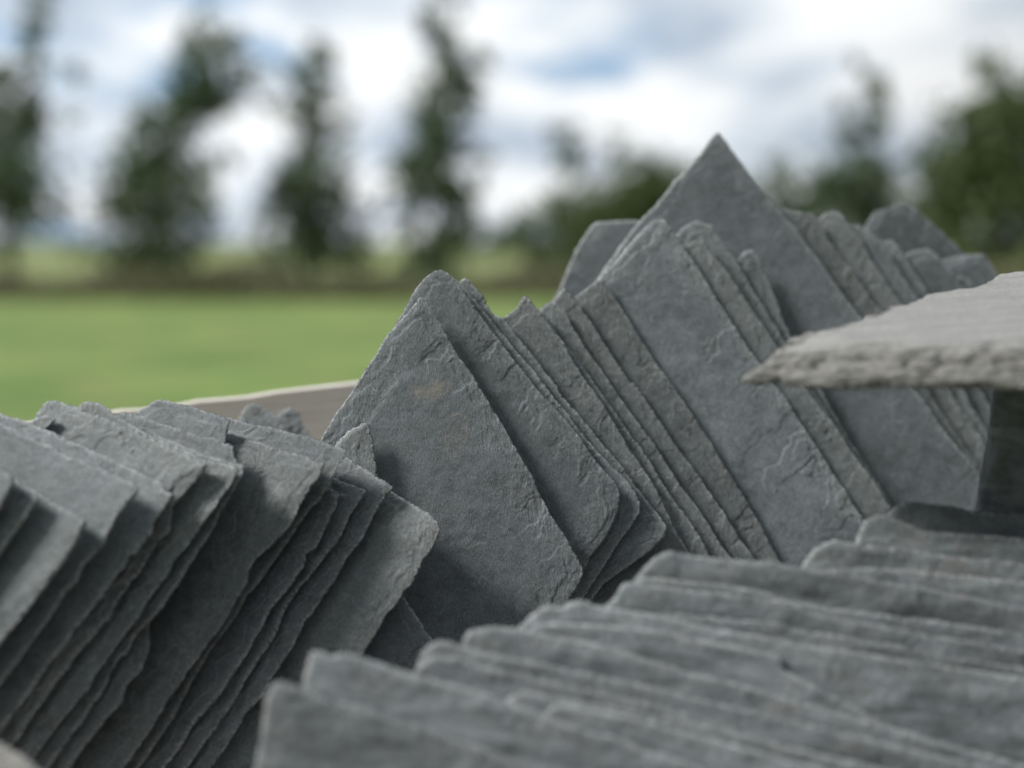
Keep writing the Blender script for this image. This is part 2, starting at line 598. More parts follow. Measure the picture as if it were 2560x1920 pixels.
def L_(s, pts, T, mat, label, width=None, **kw):
    """pts: top-left tip -> corner -> down the right edge. Closed by a parallel left edge."""
    p = px(*pts)
    tip = p[0]
    cor = width if width is not None else max(p, key=lambda q: q[0])
    dx_, dy_ = p[-1][0] - p[-2][0], p[-1][1] - p[-2][1]
    ll = math.hypot(dx_, dy_)
    p.append((p[-1][0] - 165, p[-1][1] + 235))
    end = p[-1]
    p = p + [(end[0] + tip[0] - cor[0], end[1] + tip[1] - cor[1])]
    return slate('roofing_slate', p, row_plane(refL, NL, (s - 0.225) * 1.6), T, mat, label, GL, jitter=0.008, **kw)


L_(0.000, ['L', (-350, 165), (-200, 255), (10, 372), (46, 396), (50, 432), (0, 520), (-250, 860), (-600, 1300)], .009, M_BLUE,
   "nearest left-pile slate, only its blunt right corner showing at the left frame edge", bevel=.7, steps=.3)
L_(0.015, ['L', (-300, 220), (50, 425), (155, 487), (152, 505), (120, 560), (0, 720), (-200, 990), (-420, 1290)], .007, M_BLUE,
   "small-looking slate corner just behind the nearest one at the left frame edge", bevel=.7, steps=.3)
L_(0.031, ['L', (-240, 235), (60, 405), (200, 490), (345, 575), (358, 592), (338, 650), (270, 765), (185, 870), (100, 985), (0, 1105), (-260, 1450)], .008, M_BLUE,
   "smooth pale grey left-pile slate with a wide lit face below its blunt corner", bevel=.8, steps=.3)
L_(0.056, ['L', (-160, 90), (0, 165), (169, 246), (281, 302), (450, 371), (562, 421), (590, 446), (583, 470), (520, 550), (469, 635), (447, 685),
           (416, 713), (350, 785), (325, 847), (269, 906), (219, 990), (156, 1078), (81, 1178), (0, 1285), (-120, 1440)], .006, M_BLUE,
   "broad smooth left-pile slate with a straight top edge and a neat square corner", bevel=.6, steps=.25)
L_(0.080, ['L', (-60, 105), (0, 127), (125, 165), (350, 265), (560, 361), (690, 421), (696, 450), (743, 474), (700, 540), (655, 600), (644, 641), (600, 691),
           (594, 716), (550, 738), (544, 772), (500, 822), (456, 878), (400, 960), (312, 1060), (275, 1128), (206, 1203), (156, 1272), (100, 1360), (37, 1440), (-20, 1520)], .006, M_BLUE,
   "left-pile slate with a small stepped notch near its corner, behind the broad smooth one", bevel=.7, steps=.5)
L_(0.094, ['L', (125, 165), (150, 120), (175, 80), (205, 62), (250, 72), (300, 88), (380, 115), (450, 140), (560, 190), (640, 225), (700, 260), (800, 300), (885, 340),
           (870, 372), (800, 450), (735, 520), (719, 622), (675, 672), (625, 747), (594, 810), (550, 860), (506, 928), (462, 997), (400, 1072), (337, 1147), (250, 1270), (150, 1400), (90, 1490)], .009, M_OLIVE,
   "rough left-pile slate with a broken flaky corner and a rounded top-left tip against the grass", bevel=1.25, rough=1.6, steps=1.8)
L_(0.110, ['L', (330, 100), (350, 80), (375, 72), (430, 80), (469, 109), (575, 180), (700, 245), (850, 310), (890, 322), (1030, 360), (1000, 420), (950, 490),
           (900, 560), (860, 620), (806, 691), (744, 766), (719, 822), (675, 872), (625, 935), (600, 997), (550, 1060), (500, 1122), (450, 1197), (400, 1260), (375, 1310), (312, 1385), (250, 1460)], .005, M_OLIVE,
   "left-pile slate with a brown-stained chipped edge, front leaf of the split double edge", bevel=1.0, steps=1.4)
L_(0.119, ['L', (660, 215), (900, 310), (1046, 348), (1042, 390), (1000, 465), (950, 540), (919, 622), (869, 697), (819, 772), (750, 885), (687, 978), (631, 1035), (581, 1085),
           (550, 1160), (512, 1178), (481, 1235), (456, 1303), (400, 1372), (350, 1453), (312, 1497)], .005, M_BLUE,
   "thin left-pile slate forming the rear leaf of the split double edge", bevel=.5)
L_(0.131, ['L', (490, 135), (519, 118), (575, 130), (612, 140), (719, 172), (794, 200), (837, 215), (925, 231), (1000, 262), (1006, 312), (1022, 344), (980, 440), (880, 580), (760, 790), (650, 990),
           (640, 1053), (634, 1153), (600, 1235), (537, 1303), (519, 1372), (437, 1466), (375, 1540), (331, 1600)], .006, M_BLUE,
   "left-pile slate with a jagged stepped top edge ending in a short upright break", width=(560, 1130), bevel=.8)
L_(0.144, ['L', (560, 135), (600, 105), (640, 85), (665, 66), (685, 60), (819, 94), (937, 128), (1000, 148), (985, 165), (975, 200), (966, 247), (900, 400), (700, 750), (450, 1200)], .006, M_BLUE,
   "left-pile slate with the highest left tip, its right side ending in a dark crack", width=(580, 1045), bevel=.7)
L_(0.156, ['L', (860, 165), (975, 206), (1062, 231), (1128, 250), (1222, 281), (1316, 312), (1397, 338), (1385, 350), (1378, 387), (1322, 462), (1285, 537), (1253, 587),
           (1222, 631), (1172, 687), (1097, 750), (1066, 806), (1058, 860), (1012, 928), (987, 991), (925, 1078), (875, 1141), (800, 1235), (750, 1316), (700, 1378), (656, 1466), (600, 1550)], .008, M_OLIVE,
   "left-pile slate with the widest dark brownish face and a rippled scaly right edge", bevel=1.5, steps=1.6, rough=1.3)
L_(0.172, ['L', (900, 118), (1028, 152), (1156, 181), (1319, 219), (1410, 250), (1472, 275), (1491, 281), (1485, 306), (1453, 337), (1435, 387), (1416, 437), (1372, 500), (1335, 531), (1253, 650),
           (1203, 719), (1160, 787), (1091, 875), (1062, 903), (1012, 997), (956, 1072), (906, 1141), (844, 1247), (781, 1353), (725, 1466), (687, 1516), (630, 1600)], .007, M_BLUE,
   "left-pile slate with a sharp curled corner point and a pale-lit ragged edge", bevel=.8)
L_(0.188, ['L', (1200, 330), (1300, 385), (1400, 440), (1457, 475), (1445, 530), (1400, 620), (1366, 694), (1316, 737), (1305, 787), (1235, 887), (1166, 969), (1137, 1028), (1062, 1160), (1000, 1253),
           (950, 1335), (894, 1397), (825, 1472), (787, 1541), (720, 1640)], .006, M_DARK,
   "dark left-pile slate, first of three close wavy edges after the curled corner", bevel=.8)
L_(0.199, ['L', (1300, 330), (1400, 385), (1480, 420), (1578, 456), (1528, 531), (1491, 600), (1447, 687), (1410, 725), (1372, 781), (1322, 843), (1285, 880), (1235, 960), (1206, 1028), (1181, 1091),
           (1100, 1203), (1025, 1341), (956, 1441), (869, 1560), (800, 1660)], .006, M_DARK,
   "dark left-pile slate, middle one of three close wavy edges after the curled corner", bevel=.9)
L_(0.210, ['L', (1400, 265), (1491, 312), (1566, 362), (1660, 412), (1691, 444), (1641, 519), (1591, 600), (1553, 675), (1491, 750), (1447, 837), (1397, 906), (1341, 997), (1306, 1028), (1281, 1091),
           (1225, 1185), (1156, 1285), (1119, 1360), (1062, 1410), (1012, 1497), (950, 1590)], .007, M_DARK,
   "left-pile slate overlapping the large blunt-cornered one, third of three close wavy edges", bevel=1.1)
L_(0.225, ['L', (1420, 305), (1560, 385), (1685, 459), (1785, 519), (1847, 556), (1885, 594), (1897, 631), (1878, 675), (1853, 712), (1816, 769), (1778, 850), (1741, 894), (1716, 937),
           (1666, 987), (1641, 1037), (1560, 1165), (1440, 1330), (1300, 1530)], .009, M_OLIVE,
   "last left-pile slate, its full blunt rounded corner overlapping the big middle slate", bevel=1.4, rough=1.1)

slate('roofing_slate', px('L', (1640, 780), (1735, 905), (1770, 960), (1800, 1000), (1840, 1060), (1872, 1105), (1860, 1150), (1810, 1240), (1720, 1380), (1500, 1500), (1400, 1200)),
      (at(1020, 1570, 2.035), np.array([0.10, -0.93, 0.30])), .008, M_DARK,
      "partly hidden dark slate peeping out below the last left-pile slate", GL)
slate('slate_fragment', px('L', (1470, 420), (1440, 260), (1462, 240), (1500, 200), (1560, 170), (1583, 166), (1598, 180), (1607, 230), (1620, 330), (1632, 400), (1645, 520), (1560, 600)),
      (at(915, 1080, 2.125), np.array([-0.02, -0.93, 0.30])), .010, M_OLIVE,
      "small pointed greenish slate fragment wedged against the big middle slate", "broken slate fragments", bevel=1.1, rough=1.4, cat='slate fragment')
slate('slate_fragment', px('L', (1020, 170), (1040, 120), (1060, 95), (1100, 80), (1150, 105), (1190, 140), (1230, 190), (1290, 260), (1200, 420), (950, 400)),
      (at(640, 1040, 2.44), np.array([-0.05, -0.95, 0.25])), .008, M_OLIVE,
      "blurred slate top with a rounded peak in front of the pale rear board", "broken slate fragments", bevel=1.2, rough=1.3, cat='slate fragment')
slate('slate_fragment', px('L', (1170, 170), (1200, 130), (1225, 110), (1255, 100), (1290, 130), (1310, 175), (1340, 230), (1380, 330), (1200, 420), (1100, 300)),
      (at(725, 1040, 2.47), np.array([0.05, -0.95, 0.25])), .008, M_OLIVE,
      "smaller blurred slate point right of the rounded peak by the rear board", "broken slate fragments", bevel=1.2, rough=1.3, cat='slate fragment')
slate('slate_shard', px('L', (118, 168), (150, 145), (190, 133), (218, 132), (236, 150), (205, 186), (178, 196), (140, 186)),
      row_plane(refL, NL, (0.084 - 0.225) * 1.6), .005, M_OLIVE,
      "tiny brownish layered shard split off at the rough slate's top-left tip", "broken slate fragments", bevel=.35, h=.0015, rough=.5, cat='slate fragment')

# ---- middle pile -----------------------------------------------------------
NM = (0.12, -0.94, 0.30)
refM = at(1100, 1300, 2.13)
GM = "slates leaning in the middle pile"
WV = (-310, 440)                      # along a short side, photograph pixels


def M_(s, pts, T, mat, label, w=1.0, close=True, **kw):
    p = px(*pts)
    kw.setdefault('flake', .65)
    kw.setdefault('rough', .75 if s < .18 else .45)
    if s > 0.18:
        p.append((p[-1][0] + 150, p[-1][1] + 215))
    if close:
        p = p + [(p[-1][0] + WV[0] * w, p[-1][1] + WV[1] * w), (p[0][0] + WV[0] * w, p[0][1] + WV[1] * w)]
    kw.setdefault('jitter', 0.004)
    return slate('roofing_slate', p, row_plane(refM, NM, s * 1.5), T * .85, mat, label, GM, **kw)


M_(0.0, ['C4', (0, 1290), (20, 1240), (100, 1100), (240, 900), (370, 700), (470, 530), (560, 440), (640, 350), (690, 285), (705, 280), (730, 300), (800, 400), (880, 540), (930, 640), (1040, 790),
         (1140, 960), (1210, 1070), (1290, 1210), (1380, 1370), (1460, 1500), 'C5', (430, 950), (500, 1080), (600, 1230), (690, 1390), (715, 1450), (690, 1540), (640, 1620),
         'F2', (690, 545), (400, 900), 'S', (1180, 1790), (970, 1790), (850, 1500), (778, 1204), (785, 1160)], .009, M_BLUE,
   "large front slate of the middle pile with a tan spot and a pale oval scar", close=False, jitter=0, bevel=1.5, seed=31,
   scars=[(800 + 945 / 2.765, 640 + 1230 / 2.765, .016, .034, -.25, .0005, .28), (800 + 760 / 2.765, 640 + 930 / 2.765, .034, .015, .2, 0, .9)])
M_(0.021, ['C4', (520, 480), (600, 340), (650, 240), (720, 150), (790, 102), (840, 93), (890, 115), (910, 145), (960, 200), (1060, 330), (1150, 460), (1250, 590), (1330, 700), (1420, 800), (1480, 890),
           'C5', (420, 220), (500, 310), (600, 420), (700, 540), (790, 680), (860, 760), (940, 850), (975, 920), (965, 1010), (930, 1120), (870, 1240), (770, 1350), (720, 1450), (500, 1750), (150, 1600)], .009, M_BLUE,
   "middle-pile slate with the rounded left peak and a chipped lower right corner", close=False, bevel=1.5, seed=77)
M_(0.033, ['C4', (880, 120), (960, 170), (1000, 215), (1090, 310), (1180, 430), (1300, 580), (1390, 690), (1480, 790), (1580, 920), 'C5', (520, 270), (600, 355), (680, 470), (780, 590), (860, 680), (950, 760), (1050, 870), (1115, 1000),
           (1100, 1060), (1020, 1180), (960, 1260), (880, 1390), (800, 1520), (600, 1800), (0, 1500)], .006, M_BLUE,
   "thin slate edge tight behind the rounded left peak of the middle pile", close=False, bevel=.6)
M_(0.042, ['C4', (960, 190), (985, 160), (1005, 148), (1030, 165), (1060, 200), (1120, 260), (1140, 300), (1150, 330), (1200, 400), (1265, 425), (1400, 590), (1500, 720), (1640, 905), (1648, 935), (1700, 1000), (1800, 1100), (1900, 1230),
           'C5', (920, 660), (1010, 760), (1090, 880), (1170, 980), (1295, 1150), (1280, 1210), (1190, 1310), (1090, 1380), (960, 1470), (850, 1550), (600, 1900), (200, 1700)], .007, M_BLUE,
   "middle-pile slate with a small knob top and a stepped nick halfway down", close=False, bevel=.7)
M_(0.056, ['C4', (1265, 420), (1330, 380), (1370, 350), (1390, 300), (1420, 262), (1470, 320), (1520, 385), (1600, 490), (1690, 600), (1740, 700), (1830, 840), (1920, 960), (2010, 1100),
           'C5', (960, 480), (1040, 620), (1100, 700), (1190, 840), (1240, 930), (1290, 1030), (1340, 1140), (1440, 1320), (1560, 1530)], .008, M_OLIVE,
   "olive-brown middle-pile slate with a small sharp nib on top, in the dip", bevel=1.6, w=.55)
M_(0.067, ['C4', (1460, 380), (1500, 352), (1530, 372), (1580, 430), (1660, 560), (1760, 680), 'C5', (860, 250), (930, 350), (1020, 480), (1130, 620), (1200, 730), (1270, 850), (1350, 970), (1420, 1070), (1510, 1190), (1590, 1350), (1680, 1500)], .007, M_OLIVE,
   "narrow visible strip of rough slate directly behind the nibbed one", bevel=1.0, w=.6)
M_(0.077, ['C4', (1530, 352), (1590, 310), (1640, 320), (1700, 390), (1730, 460), (1790, 550), (1870, 680), (1960, 800), (2080, 980), 'C5', (1110, 450), (1150, 490), (1240, 630), (1300, 720), (1380, 850), (1480, 980), (1580, 1130), (1660, 1260), (1740, 1370), (1830, 1500)], .007, M_OLIVE,
   "middle-pile slate with a notch halfway along its chipped edge, left of the pale-tipped one", bevel=1.2, w=.6)
M_(0.088, ['C4', (1610, 300), (1650, 265), (1690, 215), (1760, 280), (1800, 350), (1880, 460), (1970, 600), (2060, 740), (2150, 880), 'C5', (1060, 150), (1170, 290), (1280, 460), (1340, 560), (1410, 660), (1480, 740), (1560, 870), (1640, 980), (1720, 1100), (1800, 1220), (1920, 1390), (2000, 1500)], .008, M_OLIVE,
   "middle-pile slate with a narrow pointed tip beside the blurred dark slate", bevel=1.3, w=.7)
M_(0.100, ['C4', (1770, 275), (1860, 205), (1950, 150), (1990, 200), (2070, 330), (2160, 470), 'C5', (1210, 0), (1320, 150), (1430, 310), (1540, 480), (1620, 600), (1700, 740), (1780, 870), (1860, 990), (1940, 1130), (2010, 1260), (2060, 1360), (2140, 1480)], .009, M_OLIVE,
   "greenish scaly middle-pile slate just left of the wide smooth-faced one", bevel=1.7, w=.8, seed=515)
M_(0.113, ['C6', (300, 1200), (370, 1110), (430, 1040), (500, 970), (600, 850), (700, 740), (760, 688), (830, 680), (880, 740), (940, 830), (1000, 920), (1080, 1040), (1160, 1170), (1240, 1290), (1320, 1420), (1400, 1550), 'C8', (350, 130), (430, 240), (490, 320), (580, 440),
           (640, 540), (730, 680), (830, 830), (900, 950), (980, 1060), (1050, 1180), (1130, 1290), (1220, 1450)], .009, M_BLUE,
   "wide smooth-faced middle-pile slate below and left of the tall pointed peak", bevel=1.3, w=.75, seed=606)
M_(0.125, ['C6', (960, 880), (1040, 830), (1110, 820), (1150, 900), (1230, 1000), (1330, 1130), (1400, 1240), (1480, 1360), (1560, 1470), (1640, 1600), 'C8', (560, 130), (700, 340), (780, 450), (860, 560), (940, 660), (1020, 790), (1100, 900), (1190, 1020), (1300, 1190), (1400, 1350)], .008, M_OLIVE,
   "greenish chipped slate strip right behind the wide smooth-faced slate", bevel=1.4, w=.7)
M_(0.136, ['C6', (960, 740), (1030, 700), (1080, 695), (1160, 730), (1230, 830), (1320, 960), (1400, 1090), (1480, 1220), (1560, 1350), (1640, 1480), (1700, 1570), 'C8', (650, 200), (740, 350), (830, 480), (900, 590), (1010, 740), (1110, 890), (1210, 1020), (1310, 1180)], .006, M_BLUE,
   "thin blue-grey slate overlapping the lower face of the tall pointed peak", bevel=.8, w=.8)
M_(0.148, ['C6', (1340, 960), (1390, 905), (1450, 890), (1490, 960), (1550, 1100), (1620, 1260), (1650, 1370), (1700, 1460), (1740, 1550), (1800, 1640), 'C8', (830, 400), (1000, 700), (1200, 1000)], .005, M_BLUE,
   "short narrow slate leaning on the face of the tall pointed peak", bevel=.6, w=.6)
M_(0.170, ['C6', (600, 770), (670, 690), (760, 600), (860, 490), (900, 420), (960, 370), (1080, 230), (1160, 120), (1185, 90), (1205, 80), (1230, 105), (1320, 230), (1420, 360), (1500, 455), (1560, 535), (1620, 605), (1690, 690), (1760, 770), (1830, 870), (1920, 980), (2010, 1120),
           (2080, 1220), (2160, 1320), 'C7', (1120, 1020), (1300, 1270), 'C8', (1550, 480), (1640, 620), (1750, 760), (1880, 910), (1990, 1080), (2080, 1200)], .009, M_DARK,
   "tallest slate, a clean sharp peak standing against the sky", bevel=.6, w=.8, seed=909, steps=.5)
M_(0.184, ['C7', (420, 260), (500, 215), (620, 238), (750, 255), (800, 285), (870, 450), (900, 480), (1000, 600), (1100, 740), (1180, 860), (1270, 970), (1450, 1240), 'C8', (1600, 450), (1850, 820)], .008, M_OLIVE,
   "brownish slate immediately right of the tall peak with a flat low shoulder", bevel=1.5, w=.7)
M_(0.196, ['C7', (740, 340), (800, 290), (850, 250), (910, 232), (960, 255), (1010, 320), (1080, 420), (1150, 540), (1200, 630), (1280, 750), (1350, 850), (1420, 940), (1600, 1220), 'C8', (1730, 420), (1850, 590), (1960, 760)], .008, M_OLIVE,
   "slate with a rounded knuckle-shaped top, second right of the tall peak", bevel=1.4, w=.7)
M_(0.208, ['C7', (950, 350), (1010, 325), (1060, 325), (1150, 380), (1240, 450), (1300, 560), (1400, 720), (1470, 820), (1540, 910), (1700, 1160), 'C8', (1850, 490), (1930, 600), (2000, 710)], .008, M_BLUE,
   "flat-topped slate right of the rounded knuckle-shaped one", bevel=1.0, w=.7)
M_(0.219, ['C7', (1180, 480), (1240, 448), (1310, 438), (1350, 490), (1440, 630), (1460, 660), (1520, 750), (1620, 890), (1800, 1180), 'C8', (1950, 430), (2060, 600)], .007, M_BLUE,
   "thin slate with a small nick, in front of the big blurred right-hand slate", bevel=.8, w=.6)
M_(0.231, ['C7', (1400, 540), (1470, 510), (1550, 500), (1620, 550), (1700, 640), (1770, 740), (1845, 845), (2060, 1180), (2200, 1400)], .008, M_DARK,
   "low dark slate between the nicked thin slate and the far right step", bevel=.9, w=.6)
M_(0.241, ['C7', (1740, 710), (1780, 690), (1830, 700), (1910, 830), (2060, 1060), (2260, 1380)], .006, M_DARK,
   "slim low slate edge nearly hidden before the far right slate", bevel=.6, w=.4)
M_(0.252, ['C7', (1560, 620), (1640, 580), (1750, 555), (1820, 545), (1900, 538), (1940, 535), (1960, 560), (1985, 600), (2050, 700), (2075, 790), (2200, 1000), (2350, 1300)], .009, M_DARK,
   "far right slate with a low flat step top ending at the wooden rail", bevel=1.0, w=.5)
M_(0.268, ['C7', (1060, 430), (1130, 330), (1190, 240), (1290, 215), (1340, 190), (1380, 178), (1440, 195), (1550, 290), (1650, 380), (1740, 460), (1820, 545), (2000, 740), (2300, 1150)], .010, M_DARK,
   "big blurred slate with a broad rounded summit, rightmost high point", bevel=1.0, w=.7)
slate('roofing_slate', px('C6', (60, 1260), (100, 1180), (150, 1060), (220, 890), (300, 770), (335, 720), (370, 702), (500, 694), (700, 690), (900, 720), (1100, 1500), (800, 1900), (300, 1700)),
      (at(1500, 640, 2.66), np.array([0.0, -0.96, 0.2])), .009, M_DARK,
      "blurred dark flat-topped slate rising behind the pointed tips, left of the peak", GM, bevel=.5, steps=.2)

# ---- foreground pile -------------------------------------------------------
NF = (0.02, -0.95, 0.32)
refF = at(700, 1705, 1.57)
GF = "blurred slates of the foreground pile"


def F_(s, pts, T, mat, label, low=(140, 900), **kw):
    kw.setdefault('steps', .5)
    kw.setdefault('rough', .6)
    p = px(*pts)
    p = p + [(p[-1][0] + 60, p[-1][1] + low[1]), (p[0][0] - low[0], p[0][1] + low[1])]
    return slate('roofing_slate', p, row_plane(refF, NF, s), T, mat, label, GF, jitter=0.006, h=.003, ew=.002, **kw)


def tail(pts):
    """carry a top edge on past the right frame edge with its own slope"""
    p = []
    for q in px(*pts):
        if not p or q[0] > p[-1][0] + 2:
            p.append(q)
    a, b = p[-3], p[-1]
    sl = (b[1] - a[1]) / max(b[0] - a[0], 1)
    out = list(p)
    x, y = b
    while x < 2720:
        x += 90
        y += 90 * sl
        out.append((x, y))
    return ['S'] + out


F_(0.000, tail(['F1', (285, 1180), (310, 1100), (350, 1070), (400, 1060), (480, 1088), (540, 1118), (750, 1190), (960, 1240), (1100, 1290), (1300, 1350), (1450, 1400), (1640, 1470), (1850, 1540), (2100, 1640), (2400, 1760)]), .009, M_FORE,
   "nearest foreground slate, lowest at the bottom edge with a square left corner", bevel=1.2, steps=.6)
F_(0.022, tail(['F1', (555, 1010), (590, 870), (620, 848), (680, 858), (722, 888), (800, 864), (880, 868), (1000, 908), (1150, 960), (1280, 1000), (1400, 1040), (1600, 1080), (1750, 1130), (1900, 1170), (2212, 1290),
                'F2', (700, 1350), (850, 1400), (1000, 1430), (1150, 1480), (1250, 1545), (1400, 1565), (1550, 1620), (1700, 1700)]), .010, M_FORE,
   "second foreground slate, pale and mottled with a nicked upright left corner", bevel=1.4)
F_(0.034, tail(['F2', (520, 1330), (620, 1215), (760, 1225), (900, 1255), (1300, 1335), (1700, 1450), (2000, 1530), (2212, 1590)]), .008, M_FORE,
   "thin foreground slate edge just behind the pale mottled one, starting mid-frame", bevel=1.1)
F_(0.047, tail(['F2', (200, 1240), (330, 1160), (420, 1130), (700, 1180), (1000, 1225), (1400, 1310), (1800, 1400), (2212, 1500)]), .007, M_FORE,
   "dark foreground slate band above the thin mid-frame edge and below the low left-tip slates", bevel=1.0)
F_(0.128, tail(['F2', (1250, 640), (1330, 600), (1450, 588), (1800, 622), (2212, 655), 'F3', (600, 690), (900, 740), (1300, 805), (1700, 880), (2212, 965)]), .007, M_FORE,
   "foreground slate edge emerging behind the twin-humped slate's right-hand slope", bevel=1.0)
F_(0.146, tail(['F2', (1140, 420), (1190, 365), (1230, 335), (1320, 342), (1500, 362), (1800, 395), (2100, 440), 'F3', (620, 510), (950, 560), (1300, 602), (1700, 655), (2212, 730)]), .006, M_FORE,
   "thin foreground leaf pressed against the front of the broad rounded shoulder", bevel=.8)
F_(0.167, tail(['F3', (760, 350), (840, 300), (900, 285), (1150, 272), (1500, 292), (1850, 332), (2212, 368)]), .008, M_FORE,
   "foreground slate showing only right of centre between two humped ones", bevel=1.1)
F_(0.060, tail(['F1', (1310, 1020), (1340, 960), (1400, 900), (1450, 880), (1620, 890), (1750, 940), (1900, 980), (2100, 1015), 'F2', (560, 1050), (850, 1110), (1030, 1160), (1330, 1220), (1560, 1290), (1800, 1370)]), .008, M_FORE,
   "low foreground slate whose top edge starts just below the small rounded left tip", bevel=1.1)
F_(0.074, tail(['F1', (1340, 930), (1370, 860), (1410, 820), (1450, 788), (1500, 768), (1560, 785), (1620, 808), (1800, 855), 'F2', (300, 890), (480, 920), (720, 970), (850, 1000), (1100, 1045), (1400, 1120), (1700, 1190)]), .008, M_FORE,
   "foreground slate with a small rounded left tip below the pale stepped ones", bevel=1.2)
F_(0.092, tail(['F2', (-10, 800), (5, 750), (30, 710), (90, 690), (200, 680), (350, 690), (430, 704), (600, 740), (850, 790), (1060, 830), (1240, 890), (1440, 950), (1600, 1000), (1900, 1080)]), .009, M_FORE,
   "foreground slate with a low flat left shoulder above the small rounded tip", bevel=1.2)
F_(0.105, tail(['F2', (440, 720), (500, 660), (640, 655), (900, 668), (1170, 680), (1300, 700), (1600, 765), (1900, 815), (2212, 870), 'F3', (330, 930), (560, 980)]), .008, M_FORE,
   "foreground slate seen as a bright streaked edge under the twin-humped one", bevel=1.2)
F_(0.118, tail(['F2', (350, 730), (390, 680), (450, 620), (540, 550), (600, 530), (660, 548), (690, 545), (720, 512), (800, 500), (860, 505), (920, 530), (980, 545), (1150, 570), (1300, 592), (1500, 630), (1720, 690), (1950, 730), (2212, 762), 'F3', (300, 745), (640, 795), (900, 830), (1150, 872)]), .009, M_FORE,
   "pale foreground slate with a twin-humped left end", bevel=1.4)
F_(0.138, tail(['F2', (960, 560), (1000, 520), (1050, 470), (1080, 410), (1110, 380), (1150, 368), (1200, 378), (1420, 410), (1700, 440), (2000, 475), (2212, 500), 'F3', (300, 545), (550, 570), (750, 590), (1000, 630), (1500, 720)]), .009, M_FORE,
   "foreground slate with a low step just under the broad rounded one", bevel=1.2)
F_(0.154, tail(['F2', (1130, 440), (1190, 345), (1250, 262), (1330, 192), (1400, 160), (1440, 155), (1550, 180), (1700, 200), (1860, 210), (2000, 235), (2120, 218), 'F3', (100, 220), (350, 242), (520, 235), (650, 260), (800, 290), (1050, 320), (1250, 370), (1500, 400), (1700, 450), (1900, 480)]), .010, M_FORE,
   "foreground slate with a broad rounded left shoulder before the dark hollow", bevel=1.4)
F_(0.180, tail(['F3', (640, 330), (700, 240), (740, 180), (770, 150), (850, 100), (940, 75), (1050, 108), (1200, 122), (1450, 150), (1800, 198), (2212, 240)]), .010, M_FORE,
   "foreground slate third from the top right, rough hump on its left end", bevel=1.4)
F_(0.196, tail(['C8', (1040, 1480), (1070, 1380), (1110, 1290), (1150, 1255), (1200, 1240), (1280, 1240), (1400, 1290), (1550, 1345), (1800, 1365), (2212, 1395)]), .009, M_FORE,
   "foreground slate second from the top right, just below the topmost one", bevel=1.2)
F_(0.212, tail(['C8', (1180, 1330), (1240, 1260), (1300, 1200), (1350, 1160), (1400, 1146), (1450, 1140), (1540, 1150), (1720, 1172), (1900, 1212), (2212, 1235)]), .010, M_DARK,
   "topmost and farthest foreground slate, dark hump at the foot of the upright block", bevel=1.3)
slate('roofing_slate', px('C3', (-700, 1350), (-300, 1400), (0, 1470), (60, 1505), (150, 1570), (220, 1622), (330, 1710), (420, 1900), (-500, 1900)),
      (at(20, 1900, 1.50), np.array([0.0, -0.80, 0.60])), .010, M_MID,
      "out-of-focus pale slate corner poking into the bottom left of the frame", GF, h=.003)

# ---- pale slab on its dark upright block -------------------------------------
slab_n = np.array([-0.06, -0.20, 0.97])
slab_n /= np.linalg.norm(slab_n)
tip = at(1856, 949, 1.80)


def slab():
    n = slab_n
    T = 0.034
    pts = px('C8', (262, 302), (380, 322), (520, 308), (700, 338), (900, 352), (1400, 338), (1700, 348), (2212, 358), (3000, 372)) + \
        px('C7', (3000, 700), (2500, 745), (2212, 795), (2060, 815), (1850, 870), (1650, 905), (1540, 940), (1400, 975), (1270, 1000), (1060, 1085), (900, 1130), (780, 1190), (640, 1215), (520, 1235), (400, 1320))
    # outline lies on the underside plane
    P0 = tip
    ob = slate('stone_slab', pts, (P0 + n * 0.0, n), 0.004, M_PALE,
               "thick pale weathered slab with a rough broken edge, lying across the dark upright block",
               None, h=.0028, bevel=.1, rough=.8, steps=0, floor=None, cat='stone slab')
    return ob


